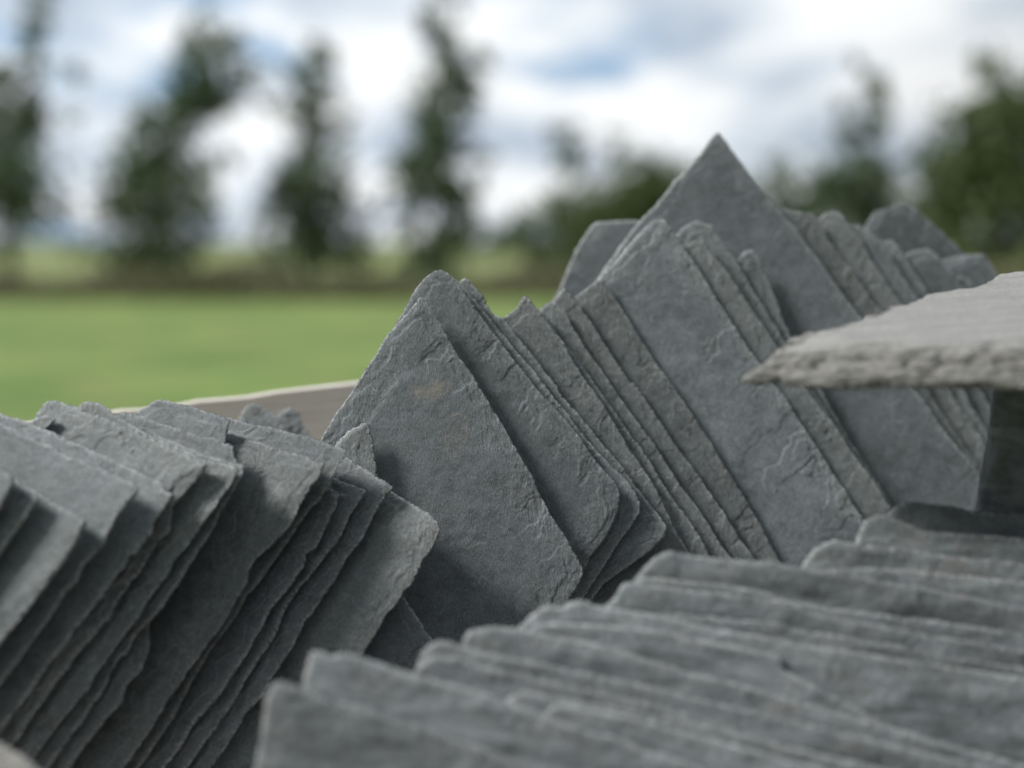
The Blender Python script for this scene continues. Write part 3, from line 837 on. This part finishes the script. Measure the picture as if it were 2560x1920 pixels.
def build_slab():
    n = slab_n
    pts = px('C8', (258, 304), (380, 322), (520, 306), (620, 330), (700, 336), (900, 352), (1150, 350), (1400, 336), (1700, 348), (2000, 350), (2212, 358), (3000, 372)) + \
        px('C7', (3100, 720), (2500, 745), (2212, 790), (2060, 812), (1850, 862), (1650, 900), (1540, 932), (1400, 965), (1270, 992), (1060, 1078), (900, 1118), (780, 1180), (640, 1210), (500, 1245), (380, 1330))
    W = []
    for (x, y) in pts:
        d = ray(x, y)
        W.append(CAMP + d * (np.dot(n, tip - CAMP) / np.dot(n, d)))
    W = np.array(W)
    u = np.cross(np.array([0, 1.0, 0]), n)
    u /= np.linalg.norm(u)
    v = np.cross(n, u)
    c0 = W.mean(0)
    P = [(float(np.dot(w - c0, u)), float(np.dot(w - c0, v))) for w in W]
    A = sum(P[i][0] * P[(i + 1) % len(P)][1] - P[(i + 1) % len(P)][0] * P[i][1] for i in range(len(P)))
    if A < 0: P = P[::-1]
    Pa = np.array(P)
    h = 0.0022
    lo, hi = Pa.min(0) - .01, Pa.max(0) + .01
    nx, ny = int((hi[0] - lo[0]) / h) + 2, int((hi[1] - lo[1]) / h) + 2
    U, V = np.meshgrid(lo[0] + np.arange(nx) * h, lo[1] + np.arange(ny) * h, indexing='ij')
    D = sdf_poly(U, V, P) + 0.0025 * fbm(U * 60, V * 60, 5, 4, .6)
    T = 0.036
    cell = (D > -.35 * h)
    cell = cell[:-1, :-1] & cell[1:, :-1] & cell[1:, 1:] & cell[:-1, 1:]
    # height profile: broken stepped slope rising from the rim to the flat top
    wdt = 0.050 + 0.040 * fbm(U * 11, V * 11, 7, 4)
    s = np.clip(D / wdt, 0, 1)
    hgt = T * (s ** 0.75)
    warp = 0.012 * fbm(U * 13, V * 24, 8, 4, .6)
    q = hgt + warp * np.sin(np.pi * np.clip(s, 0, 1)) ** 0.5
    st = 0.0095
    fr = q / st
    terr = (np.floor(fr) + np.clip((fr - np.floor(fr)) * 2.6, 0, 1)) * st
    mixm = np.clip((1 - s) * 3, 0, 1)
    Z = q * (1 - .7 * mixm) + terr * .7 * mixm
    Z = Z - 0.009 * mixm * np.clip((0.16 - np.abs(fbm(U * 14, V * 42, 12, 3, .6))) / .12, 0, 1) * np.sin(np.pi * s) + 0.0045 * mixm * fbm(U * 20, V * 150, 9, 4, .65) + 0.0006 * fbm(U * 12, V * 60, 10, 4)
    tl = (np.dot(tip - c0, u), np.dot(tip - c0, v))
    Z = Z * np.clip(.40 + np.hypot(U - tl[0], V - tl[1]) / .22, 0, 1)
    Z = np.clip(Z, 0.0003, T * 1.1)
    used = np.zeros(U.shape, bool)
    for a_ in (slice(0, -1), slice(1, None)):
        for b_ in (slice(0, -1), slice(1, None)):
            used[a_, b_] |= cell
    idx = -np.ones(U.shape, np.int64)
    k_ = int(used.sum())
    idx[used] = np.arange(k_)
    top = np.stack([U[used], V[used], Z[used]], 1)
    bot = np.stack([U[used], V[used], -0.003 - 0.4 * Z[used] * 0], 1)
    ci, cj = np.nonzero(cell)
    qt = np.stack([idx[ci, cj], idx[ci + 1, cj], idx[ci + 1, cj + 1], idx[ci, cj + 1]], 1)
    qb = qt[:, ::-1] + k_
    cp = np.pad(cell, 1)
    side = []
    for (di, dj, e) in ((0, -1, ((0, 0), (1, 0))), (1, 0, ((1, 0), (1, 1))), (0, 1, ((1, 1), (0, 1))), (-1, 0, ((0, 1), (0, 0)))):
        m_ = ~cp[ci + 1 + di, cj + 1 + dj]
        a_ = idx[ci[m_] + e[0][0], cj[m_] + e[0][1]]
        b_ = idx[ci[m_] + e[1][0], cj[m_] + e[1][1]]
        side.append(np.stack([b_, a_, a_ + k_, b_ + k_], 1))
    chip = np.concatenate([mixm[used], np.ones(k_)])
    ob = mesh_np('stone_slab', np.concatenate([top, bot]), np.concatenate([qt, qb] + side), M_SLAB,
                 attrs={'chip': chip, 'edge': np.zeros(2 * k_)})
    ob.matrix_world = Matrix(((u[0], v[0], n[0], c0[0]), (u[1], v[1], n[1], c0[1]), (u[2], v[2], n[2], c0[2]), (0, 0, 0, 1)))
    tag(ob, "thick pale weathered slab with a rough broken edge, resting on the dark upright block", "stone slab")


def slab_mat(t, b):
    tcn = N(t, 'ShaderNodeTexCoord')
    chip = N(t, 'ShaderNodeAttribute', attribute_name='chip').outputs['Fac']
    mp = N(t, 'ShaderNodeMapping')
    mp.inputs['Scale'].default_value = (.8, 5, 8)
    t.links.new(tcn.outputs['Object'], mp.inputs[0])

    def noise(vec, scale, det=4, rg=0.55):
        n = N(t, 'ShaderNodeTexNoise', i_Scale=scale, i_Detail=det, i_Roughness=rg)
        t.links.new(vec, n.inputs['Vector'])
        return n.outputs[0]
    a = noise(mp.outputs[0], 14, 6, .65)
    f = noise(tcn.outputs['Object'], 260, 4, .7)
    top = mixc(t, ramp(t, a, [(.3, 0.0), (.7, 1.0)]), (.18, .181, .176), (.27, .271, .263))
    brk = mixc(t, ramp(t, a, [(.42, 0.0), (.54, 1.0)]), (.050, .050, .047), (.175, .174, .166))
    c = mixc(t, mathn(t, 'MULTIPLY', chip, .9), top, brk)
    c = mixc(t, 1.0, c, ramp(t, f, [(.3, .75), (.7, 1.2)]), 'MULTIPLY')
    t.links.new(c, b.inputs['Base Color'])
    b.inputs['Roughness'].default_value = .85
    b.inputs['Specular IOR Level'].default_value = .25
    bp = N(t, 'ShaderNodeBump', i_Strength=.6, i_Distance=.003)
    t.links.new(mathn(t, 'ADD', f, mathn(t, 'MULTIPLY', a, 2)), bp.inputs['Height'])
    t.links.new(bp.outputs[0], b.inputs['Normal'])


M_SLAB = simple_mat("weathered_slab", slab_mat)
build_slab()


def upright_block():
    """irregular upright dark stone block, roughly rectangular in plan"""
    top_l, bot_l = at(1760 + 1965 / 2.765, 840 + 345 / 2.765, 1.93), at(1760 + 1862 / 2.765, 840 + 1250 / 2.765, 1.90)
    zt, zb = top_l[2] + 0.035, FLOOR_Z
    n_h, n_a = 110, 120
    vs = []
    wd, dp = 0.16, 0.13
    for i in range(n_h + 1):
        t = i / n_h
        z = zt + (zb - zt) * t
        xl = top_l[0] + (bot_l[0] - top_l[0]) * (zt - z) / (zt - bot_l[2])
        xl = max(xl, bot_l[0] - 0.01)
        for j in range(n_a):
            a = 2 * math.pi * j / n_a
            ca, sa = math.cos(a), math.sin(a)
            p = 0.42
            ex = math.copysign(abs(ca) ** p, ca)
            ey = math.copysign(abs(sa) ** p, sa)
            vs.append((xl + wd / 2 + ex * wd / 2 + (ey + 1) * dp * .36, top_l[1] + dp / 2 + ey * dp / 2, z))
    vs = np.array(vs)
    c = np.array([top_l[0] + wd / 2, top_l[1] + dp / 2, 0])
    nn = vs - c
    nn[:, 2] = 0
    ln = np.linalg.norm(nn, axis=1, keepdims=True)
    nn /= ln
    aa = np.arctan2(nn[:, 1], nn[:, 0])
    dsp = 0.006 * fbm(aa * 2.5 + 9, vs[:, 2] * 7, 41, 4, .6) + 0.0035 * fbm(aa * 9 + 9, vs[:, 2] * 22, 42, 4, .6)
    vs = vs + nn * dsp[:, None]
    q = []
    for i in range(n_h):
        for j in range(n_a):
            k = (j + 1) % n_a
            q.append((i * n_a + k, i * n_a + j, (i + 1) * n_a + j, (i + 1) * n_a + k))
    o = vs.mean(0)
    o[2] = zb
    top = list(range(n_a))
    bot = list(range(n_h * n_a, (n_h + 1) * n_a))[::-1]
    ob = mesh_np('stone_block', vs - o, q, M_BLOCK, extra_ngons=[top, bot],
                 attrs={'chip': np.full(len(vs), .3), 'edge': np.zeros(len(vs))})
    ob.location = o
    tag(ob, "dark rough upright stone block holding up the pale slab at the right frame edge", "stone block")


upright_block()


# ------------------------------------------------------------ wooden crate
def wood_mat(t, b):
    tcn = N(t, 'ShaderNodeTexCoord')
    mp = N(t, 'ShaderNodeMapping')
    mp.inputs['Scale'].default_value = (1.2, 9, 14)
    t.links.new(tcn.outputs['Object'], mp.inputs[0])
    n = N(t, 'ShaderNodeTexNoise', i_Scale=6.0, i_Detail=6.0, i_Roughness=.65)
    t.links.new(mp.outputs[0], n.inputs['Vector'])
    n2_ = N(t, 'ShaderNodeTexNoise', i_Scale=4.0, i_Detail=3.0)
    t.links.new(tcn.outputs['Object'], n2_.inputs['Vector'])
    c = ramp(t, n.outputs[0], [(.25, (.42, .385, .35)), (.55, (.56, .525, .49)), (.8, (.66, .63, .59))])
    c = mixc(t, ramp(t, n2_.outputs[0], [(.35, 0.0), (.7, .5)]), c, (.50, .455, .41))
    t.links.new(c, b.inputs['Base Color'])
    b.inputs['Roughness'].default_value = .85
    bp = N(t, 'ShaderNodeBump', i_Strength=.4, i_Distance=.002)
    t.links.new(n.outputs[0], bp.inputs['Height'])
    t.links.new(bp.outputs[0], b.inputs['Normal'])


M_WOOD = simple_mat("weathered_wood", wood_mat)
crate = bpy.data.objects.new('wooden_crate', None)
crate.location = (0.1, 2.2, 0)
COL.objects.link(crate)
tag(crate, "weathered wooden crate holding the slates, pale sunlit rim of its rear board showing", "crate")


def beam(name, a, b, wy, hz, mat, parent, bev=.003, drop=True):
    """box from a to b (top centre line), thickness wy, height hz"""
    a, b = Vector(a), Vector(b)
    L = (b - a).length
    x = (b - a).normalized()
    z = Vector((0, 0, 1))
    y = z.cross(x).normalized()
    z = x.cross(y)
    vs = []
    ns = 24
    for i in range(ns + 1):
        t = i / ns * L
        wob = .0015 * math.sin(i * 1.7) + .001 * math.sin(i * 4.1)
        for (yy, zz_) in ((-wy / 2, -hz), (wy / 2, -hz), (wy / 2, -bev), (wy / 2 - bev, 0), (-wy / 2 + bev, 0), (-wy / 2, -bev)):
            vs.append((t, yy, zz_ + wob))
    q = []
    for i in range(ns):
        for j in range(6):
            k = (j + 1) % 6
            q.append((i * 6 + j, i * 6 + k, (i + 1) * 6 + k, (i + 1) * 6 + j))
    q = [tuple(reversed(f)) for f in q]
    ob = mesh_np(name, np.array(vs), q, mat, extra_ngons=[list(range(6)), list(range(ns * 6, ns * 6 + 6))[::-1]], smooth=False)
    ob.parent = parent
    M = Matrix(((x[0], y[0], z[0], a[0]), (x[1], y[1], z[1], a[1]), (x[2], y[2], z[2], a[2]), (0, 0, 0, 1)))
    ob.matrix_local = Matrix.Translation(-parent.location) @ M
    return ob


ra = at(324, 1025, 2.62)
rb = at(880, 955, 2.72)
dirn = (rb - ra)
A0 = ra - dirn * 0.6
B0 = ra + dirn * 2.1
beam('rear_board', A0, B0, .024, .17, M_WOOD, crate)
rc = at(2470, 697, 3.05)
rd = at(2700, 690, 3.10)
beam('rear_board', rc - (rd - rc) * 1.5, rd + (rd - rc) * 3, .024, .17, M_WOOD, crate)
beam('rear_board', (A0[0], A0[1] + .03, A0[2] - .30), (1.4, 3.0, A0[2] - .30), .02, .14, M_WOOD, crate)
for (x_, y_, zt_) in ((A0[0] - .02, A0[1] + .06, A0[2] + .0), (B0[0], B0[1] + .06, B0[2] - .02), (1.45, 3.2, rc[2] + .01)):
    bm_ = beam('corner_post', (x_ - .035, y_, zt_), (x_ + .035, y_, zt_), .07, zt_ + .0, M_WOOD, crate)
for k_ in range(3):
    beam('added_front_blocker', (-1.05, 1.19 + .003 * k_, .70 - .165 * k_), (1.5, 1.19 - .003 * k_, .695 - .165 * k_), .022, .15, M_WOOD, crate)  # unseen boards added below the frame to block light bouncing off the ground
for i in range(9):
    beam('floor_board', (-1.0, 1.25 + i * .21, FLOOR_Z - .002), (1.5, 1.25 + i * .21, FLOOR_Z - .002), .16, .022, M_WOOD, crate)
for x_ in (-.9, .2, 1.4):
    beam('bearer', (x_, 1.15, FLOOR_Z - .024), (x_, 3.1, FLOOR_Z - .024), .09, FLOOR_Z - .024, M_WOOD, crate)


# ------------------------------------------------------------ ground
def grass_mat(t, b):
    tcn = N(t, 'ShaderNodeTexCoord')

    def noise(scale, det=4, rg=.55):
        n = N(t, 'ShaderNodeTexNoise', i_Scale=scale, i_Detail=det, i_Roughness=rg)
        t.links.new(tcn.outputs['Object'], n.inputs['Vector'])
        return n.outputs[0]
    c = mixc(t, ramp(t, noise(.45, 5), [(.42, 0.0), (.56, 1.0)]), (.075, .145, .032), (.152, .218, .056))
    c = mixc(t, ramp(t, noise(1.1, 4), [(.45, 0.0), (.72, .75)]), c, (.215, .21, .08))
    c = mixc(t, ramp(t, noise(14, 4, .7), [(.3, 0.0), (.7, .5)]), c, (.10, .14, .05))
    # beyond the bank lies another, duller olive field
    sx = N(t, 'ShaderNodeSeparateXYZ')
    t.links.new(tcn.outputs['Object'], sx.inputs[0])
    far = mathn(t, 'GREATER_THAN', sx.outputs[1], 31.5)
    c = mixc(t, far, c, mixc(t, noise(.05, 3), (.11, .145, .05), (.19, .205, .085)))
    t.links.new(c, b.inputs['Base Color'])
    b.inputs['Roughness'].default_value = .9
    b.inputs['Specular IOR Level'].default_value = .15


M_GRASS = simple_mat("meadow_grass", grass_mat)
xs = np.linspace(-1, 1, 90)
gx = np.sign(xs) * np.abs(xs) ** 2.2 * 900
gxx, gyy = np.meshgrid(gx, gx + 20, indexing='ij')
dd = np.hypot(gxx, gyy)
gz = 0.05 * fbm(gxx * .15, gyy * .15, 3, 3) * np.clip((dd - 4) / 20, 0, 1)
gv_ = np.stack([gxx.ravel(), gyy.ravel(), gz.ravel()], 1)
n_ = len(gx)
ii, jj = np.meshgrid(np.arange(n_ - 1), np.arange(n_ - 1), indexing='ij')
ii, jj = ii.ravel(), jj.ravel()
gq = np.stack([ii * n_ + jj, (ii + 1) * n_ + jj, (ii + 1) * n_ + jj + 1, ii * n_ + jj + 1], 1)
g = mesh_np('ground', gv_, gq, M_GRASS)
tag(g, kind='structure')


# ------------------------------------------------------------ vegetation
def leaf_mat(name, c1, c2, c3):
    def fn(t, b):
        ge = N(t, 'ShaderNodeNewGeometry')
        oi = N(t, 'ShaderNodeTexCoord')
        n = N(t, 'ShaderNodeTexNoise', i_Scale=1.3, i_Detail=2.0)
        t.links.new(oi.outputs['Object'], n.inputs['Vector'])
        c = mixc(t, ge.outputs['Random Per Island'], c1, c2)
        c = mixc(t, ramp(t, n.outputs[0], [(.4, 0.0), (.65, .7)]), c, c3)
        t.links.new(c, b.inputs['Base Color'])
        b.inputs['Roughness'].default_value = .6
        out = [x for x in t.nodes if x.type == 'OUTPUT_MATERIAL'][0]
        tr = N(t, 'ShaderNodeBsdfTranslucent')
        mx_fac = .35
        t.links.new(c, tr.inputs[0])
        mx = N(t, 'ShaderNodeMixShader', i_0=mx_fac)
        t.links.new(b.outputs[0], mx.inputs[1])
        t.links.new(tr.outputs[0], mx.inputs[2])
        t.links.new(mx.outputs[0], out.inputs[0])
    return simple_mat(name, fn)


LEAF_A = leaf_mat("leaves_dark", (.062, .105, .050), (.095, .145, .060), (.075, .115, .065))
LEAF_B = leaf_mat("leaves_green", (.060, .096, .028), (.092, .135, .040), (.078, .105, .034))
LEAF_D = leaf_mat("dry_herbage", (.13, .13, .07), (.10, .11, .05), (.17, .15, .09))


def bark(t, b):
    b.inputs['Base Color'].default_value = (.09, .075, .06, 1)
    n = N(t, 'ShaderNodeTexNoise', i_Scale=12.0, i_Detail=4.0)
    t.links.new(ramp(t, n.outputs[0], [(.3, (.05, .042, .034)), (.7, (.12, .10, .08))]), b.inputs['Base Color'])
    b.inputs['Roughness'].default_value = .9


M_BARK = simple_mat("bark", bark)


def leaves(rng, centres, radii, counts, size):
    cs, ns = [], []
    for c, r, k in zip(centres, radii, counts):
        # clumps inside the blob
        ncl = max(4, int(k / 26))
        cc = rng.normal(0, 1, (ncl, 3))
        cc /= np.linalg.norm(cc, axis=1, keepdims=True) + 1e-9
        cc *= (rng.uniform(0.15, 1.0, (ncl, 1)) ** 0.6) * r
        pick = rng.randint(0, ncl, k)
        p = cc[pick] + rng.normal(0, r * .17, (k, 3))
        cs.append(p + c)
    c = np.concatenate(cs)
    k = len(c)
    a = rng.normal(0, 1, (k, 3)); a /= np.linalg.norm(a, axis=1, keepdims=True)
    b = rng.normal(0, 1, (k, 3)); b -= a * (a * b).sum(1, keepdims=True); b /= np.linalg.norm(b, axis=1, keepdims=True)
    s = rng.uniform(.6, 1.3, (k, 1)) * size
    v = np.stack([c - a * s, c - b * s * .6, c + a * s, c + b * s * .6], 1).reshape(-1, 3)
    q = np.arange(4 * k).reshape(-1, 4)
    return v, q


def tube(verts, quads, pts, rad, n=7):
    base = len(verts)
    pts = [np.array(p, float) for p in pts]
    for i, p in enumerate(pts):
        d = pts[min(i + 1, len(pts) - 1)] - pts[max(i - 1, 0)]
        d /= np.linalg.norm(d) + 1e-9
        u_ = np.cross(d, [0.3, 1, 0.1]); u_ /= np.linalg.norm(u_)
        w_ = np.cross(d, u_)
        for j in range(n):
            a = 2 * math.pi * j / n
            verts.append(p + rad[i] * (math.cos(a) * u_ + math.sin(a) * w_))
    for i in range(len(pts) - 1):
        for j in range(n):
            k = (j + 1) % n
            quads.append((base + i * n + j, base + i * n + k, base + (i + 1) * n + k, base + (i + 1) * n + j))


def Ppt(x, y, d):
    return at(x / 0.8641, y / 0.8641, d)


def tree(label, dist, trunkx, blobs, mat, name='tree', cat='tree', size=.16, dens=1.0, seed=1, group='trees along the far side of the field', leader=True):
    rng = np.random.RandomState(seed)
    root = bpy.data.objects.new(name, None)
    COL.objects.link(root)
    bx = Ppt(trunkx, 520, dist)
    root.location = (bx[0], dist, 0)
    tag(root, label, cat, group)
    off = np.array(root.location)
    cen, rad, cnt_ = [], [], []
    for b_ in blobs:
        x, y, r = b_[:3]
        dn = b_[3] if len(b_) > 3 else 1.0
        p = Ppt(x, y, dist) - off
        rr = r / 3300 * dist * 1.9
        p[1] += rng.uniform(-.5, .5) * rr
        cen.append(p)
        rad.append(rr)
        cnt_.append(int(125 * dn * dens * (rr / .9) ** 2 / (size / .16) ** 2) + 10)
    v, q = leaves(rng, cen, rad, cnt_, size)
    mesh_np('crown', v, q, mat, parent=root, smooth=False)
    tv, tq = [], []
    topc = max(cen, key=lambda c: c[2])
    ht = topc[2]
    if leader:
        nseg = 8
        pts, rs = [], []
        for i in range(nseg + 1):
            t = i / nseg
            z = ht * t
            near = [c for c in cen if abs(c[2] - z) < ht * .16]
            tx = np.mean([c[0] for c in near]) * min(1, t * 1.6) if near else 0
            pts.append((tx, 0.05 * math.sin(i), z))
            rs.append(.13 * (1 - t) ** .8 * ht / 7 + .012)
        tube(tv, tq, pts, rs)
        for c in cen:
            if c is topc: continue
            z0 = max(.3, c[2] - rng.uniform(.5, 1.0))
            i = min(nseg, int(z0 / ht * nseg))
            s = np.array(pts[i])
            mid_ = (s + c) / 2 + rng.uniform(-.1, .1, 3)
            tube(tv, tq, [s, mid_, c], [.05, .032, .012], 5)
    else:
        for c in cen:
            tube(tv, tq, [(c[0] * .3, 0, 0), (c[0] * .7, c[1] * .5, c[2] * .5), c], [.07, .04, .015], 5)
    mesh_np('trunk', np.array(tv), tq, M_BARK, parent=root)


D0 = 44
tree("tall airy tree cut off by the left frame edge", D0, 25, [(10, 470, 70), (15, 400, 65), (20, 330, 55), (40, 260, 45), (60, 180, 38, .7), (75, 110, 32, .7), (80, 45, 28, .7), (85, -20, 28, .7), (-40, 380, 70), (-30, 250, 60), (120, 200, 45, .25), (110, 400, 60, .18)], LEAF_A, seed=11)
tree("broad tree leaning right at its top, second from the left", D0, 340, [(330, 500, 80), (270, 480, 45, .6), (390, 490, 60), (300, 420, 65), (380, 420, 65, .8), (345, 350, 60), (350, 285, 50, .9), (405, 260, 50, .9), (400, 225, 45, .8), (430, 190, 48, .8), (450, 150, 45, .7), (470, 130, 42, .6), (495, 190, 42, .7), (450, 80, 38, .5), (490, 60, 30, .4), (400, 110, 30, .4), (260, 360, 40, .4), (440, 340, 40, .4)], LEAF_A, seed=12)
tree("narrow crooked tree between two bright sky gaps, third from the left", D0, 670, [(660, 530, 70), (620, 500, 50, .7), (720, 510, 50, .8), (660, 460, 60), (700, 420, 52), (680, 360, 48), (650, 300, 42, .8), (645, 240, 42, .9), (660, 185, 42, .9), (690, 140, 32, .8), (700, 100, 20, .6), (735, 260, 32, .5), (740, 340, 26, .4), (610, 430, 30, .3)], LEAF_A, seed=13)
tree("slender spire-like tree reaching the top of the frame", D0, 955, [(950, 540, 62), (930, 480, 55), (955, 430, 52), (925, 385, 50, .9), (950, 330, 52), (950, 275, 48), (965, 225, 48), (985, 175, 40), (985, 130, 32, .9), (960, 85, 32, .9), (950, 45, 26, .8), (965, 0, 22, .7), (1015, 300, 34, .35), (1020, 370, 34, .3), (880, 320, 28, .3), (870, 400, 28, .25), (1030, 130, 22, .3)], LEAF_A, seed=14)
tree("small thin tree rising above the low bushes near the pointed slates", D0 + 6, 1220, [(1225, 480, 55), (1160, 510, 55, .9), (1110, 540, 40, .9), (1270, 500, 60), (1300, 530, 50), (1222, 420, 32, .8), (1225, 370, 24, .7), (1222, 320, 24, .8), (1218, 275, 20, .7), (1345, 310, 22, .3), (1340, 360, 24, .25)], LEAF_A, seed=15)
tree("round dark bush left of the tall slate peak", D0 + 4, 1380, [(1380, 440, 60), (1340, 480, 55), (1430, 440, 58), (1400, 400, 38), (1380, 520, 70), (1470, 500, 60), (1300, 530, 50)], LEAF_B, name='bush', cat='bush', seed=16, dens=1.5, leader=False, group=None)
tree("low faint bush right of the tall slate peak", D0 + 8, 1685, [(1670, 425, 42, .8), (1700, 450, 40, .8), (1640, 400, 26, .5), (1740, 490, 50)], LEAF_A, name='bush', cat='bush', seed=17, leader=False, group=None)
tree("thin tree with pale sky gaps beside the large right-hand tree", D0, 1870, [(1860, 440, 60), (1810, 450, 48), (1920, 470, 60), (1960, 490, 55), (1800, 400, 30, .5), (1900, 410, 40), (1865, 380, 48), (1880, 320, 38, .8), (1880, 260, 32, .8), (1880, 200, 28, .8), (1878, 150, 20, .7), (1830, 340, 30, .4), (1940, 380, 36, .5), (1830, 220, 22, .3)], LEAF_A, seed=18)
tree("large dense tree at the right frame edge", D0 - 4, 2130, [(2090, 460, 75), (2160, 420, 90), (2080, 380, 60), (2100, 310, 60), (2050, 290, 38, .7), (2150, 260, 60), (2200, 310, 75), (2130, 200, 40, .8), (2110, 150, 22, .5), (2210, 230, 50, .9), (2200, 500, 90), (2030, 500, 50), (2260, 400, 90)], LEAF_B, seed=19, dens=1.05)


# rough dry bank along the field edge
def bank():
    rng = np.random.RandomState(5)
    v, q = [], []
    k = 26000
    x = rng.uniform(-26, 26, k)
    y = 30.5 + rng.normal(0, .9, k) + .4 * np.sin(x * .5)
    hmax = .48 + .16 * np.sin(x * .8) + .10 * np.sin(x * 2.3 + 1)
    z = rng.uniform(0, 1, k) ** .8 * hmax
    c = np.stack([x, y, z], 1)
    a = rng.normal(0, .5, (k, 3)); a[:, 2] = 1; a /= np.linalg.norm(a, axis=1, keepdims=True)
    b = rng.normal(0, 1, (k, 3)); b -= a * (a * b).sum(1, keepdims=True); b /= np.linalg.norm(b, axis=1, keepdims=True)
    s = rng.uniform(.05, .13, (k, 1))
    vv = np.stack([c - a * s, c - b * s * .5, c + a * s, c + b * s * .5], 1).reshape(-1, 3)
    o = mesh_np('dry_herbage', vv, np.arange(4 * k).reshape(-1, 4), LEAF_D, smooth=False)
    tag(o, "brown strip of rough dry herbage along the field edge", "rough grass", kind='stuff')


bank()
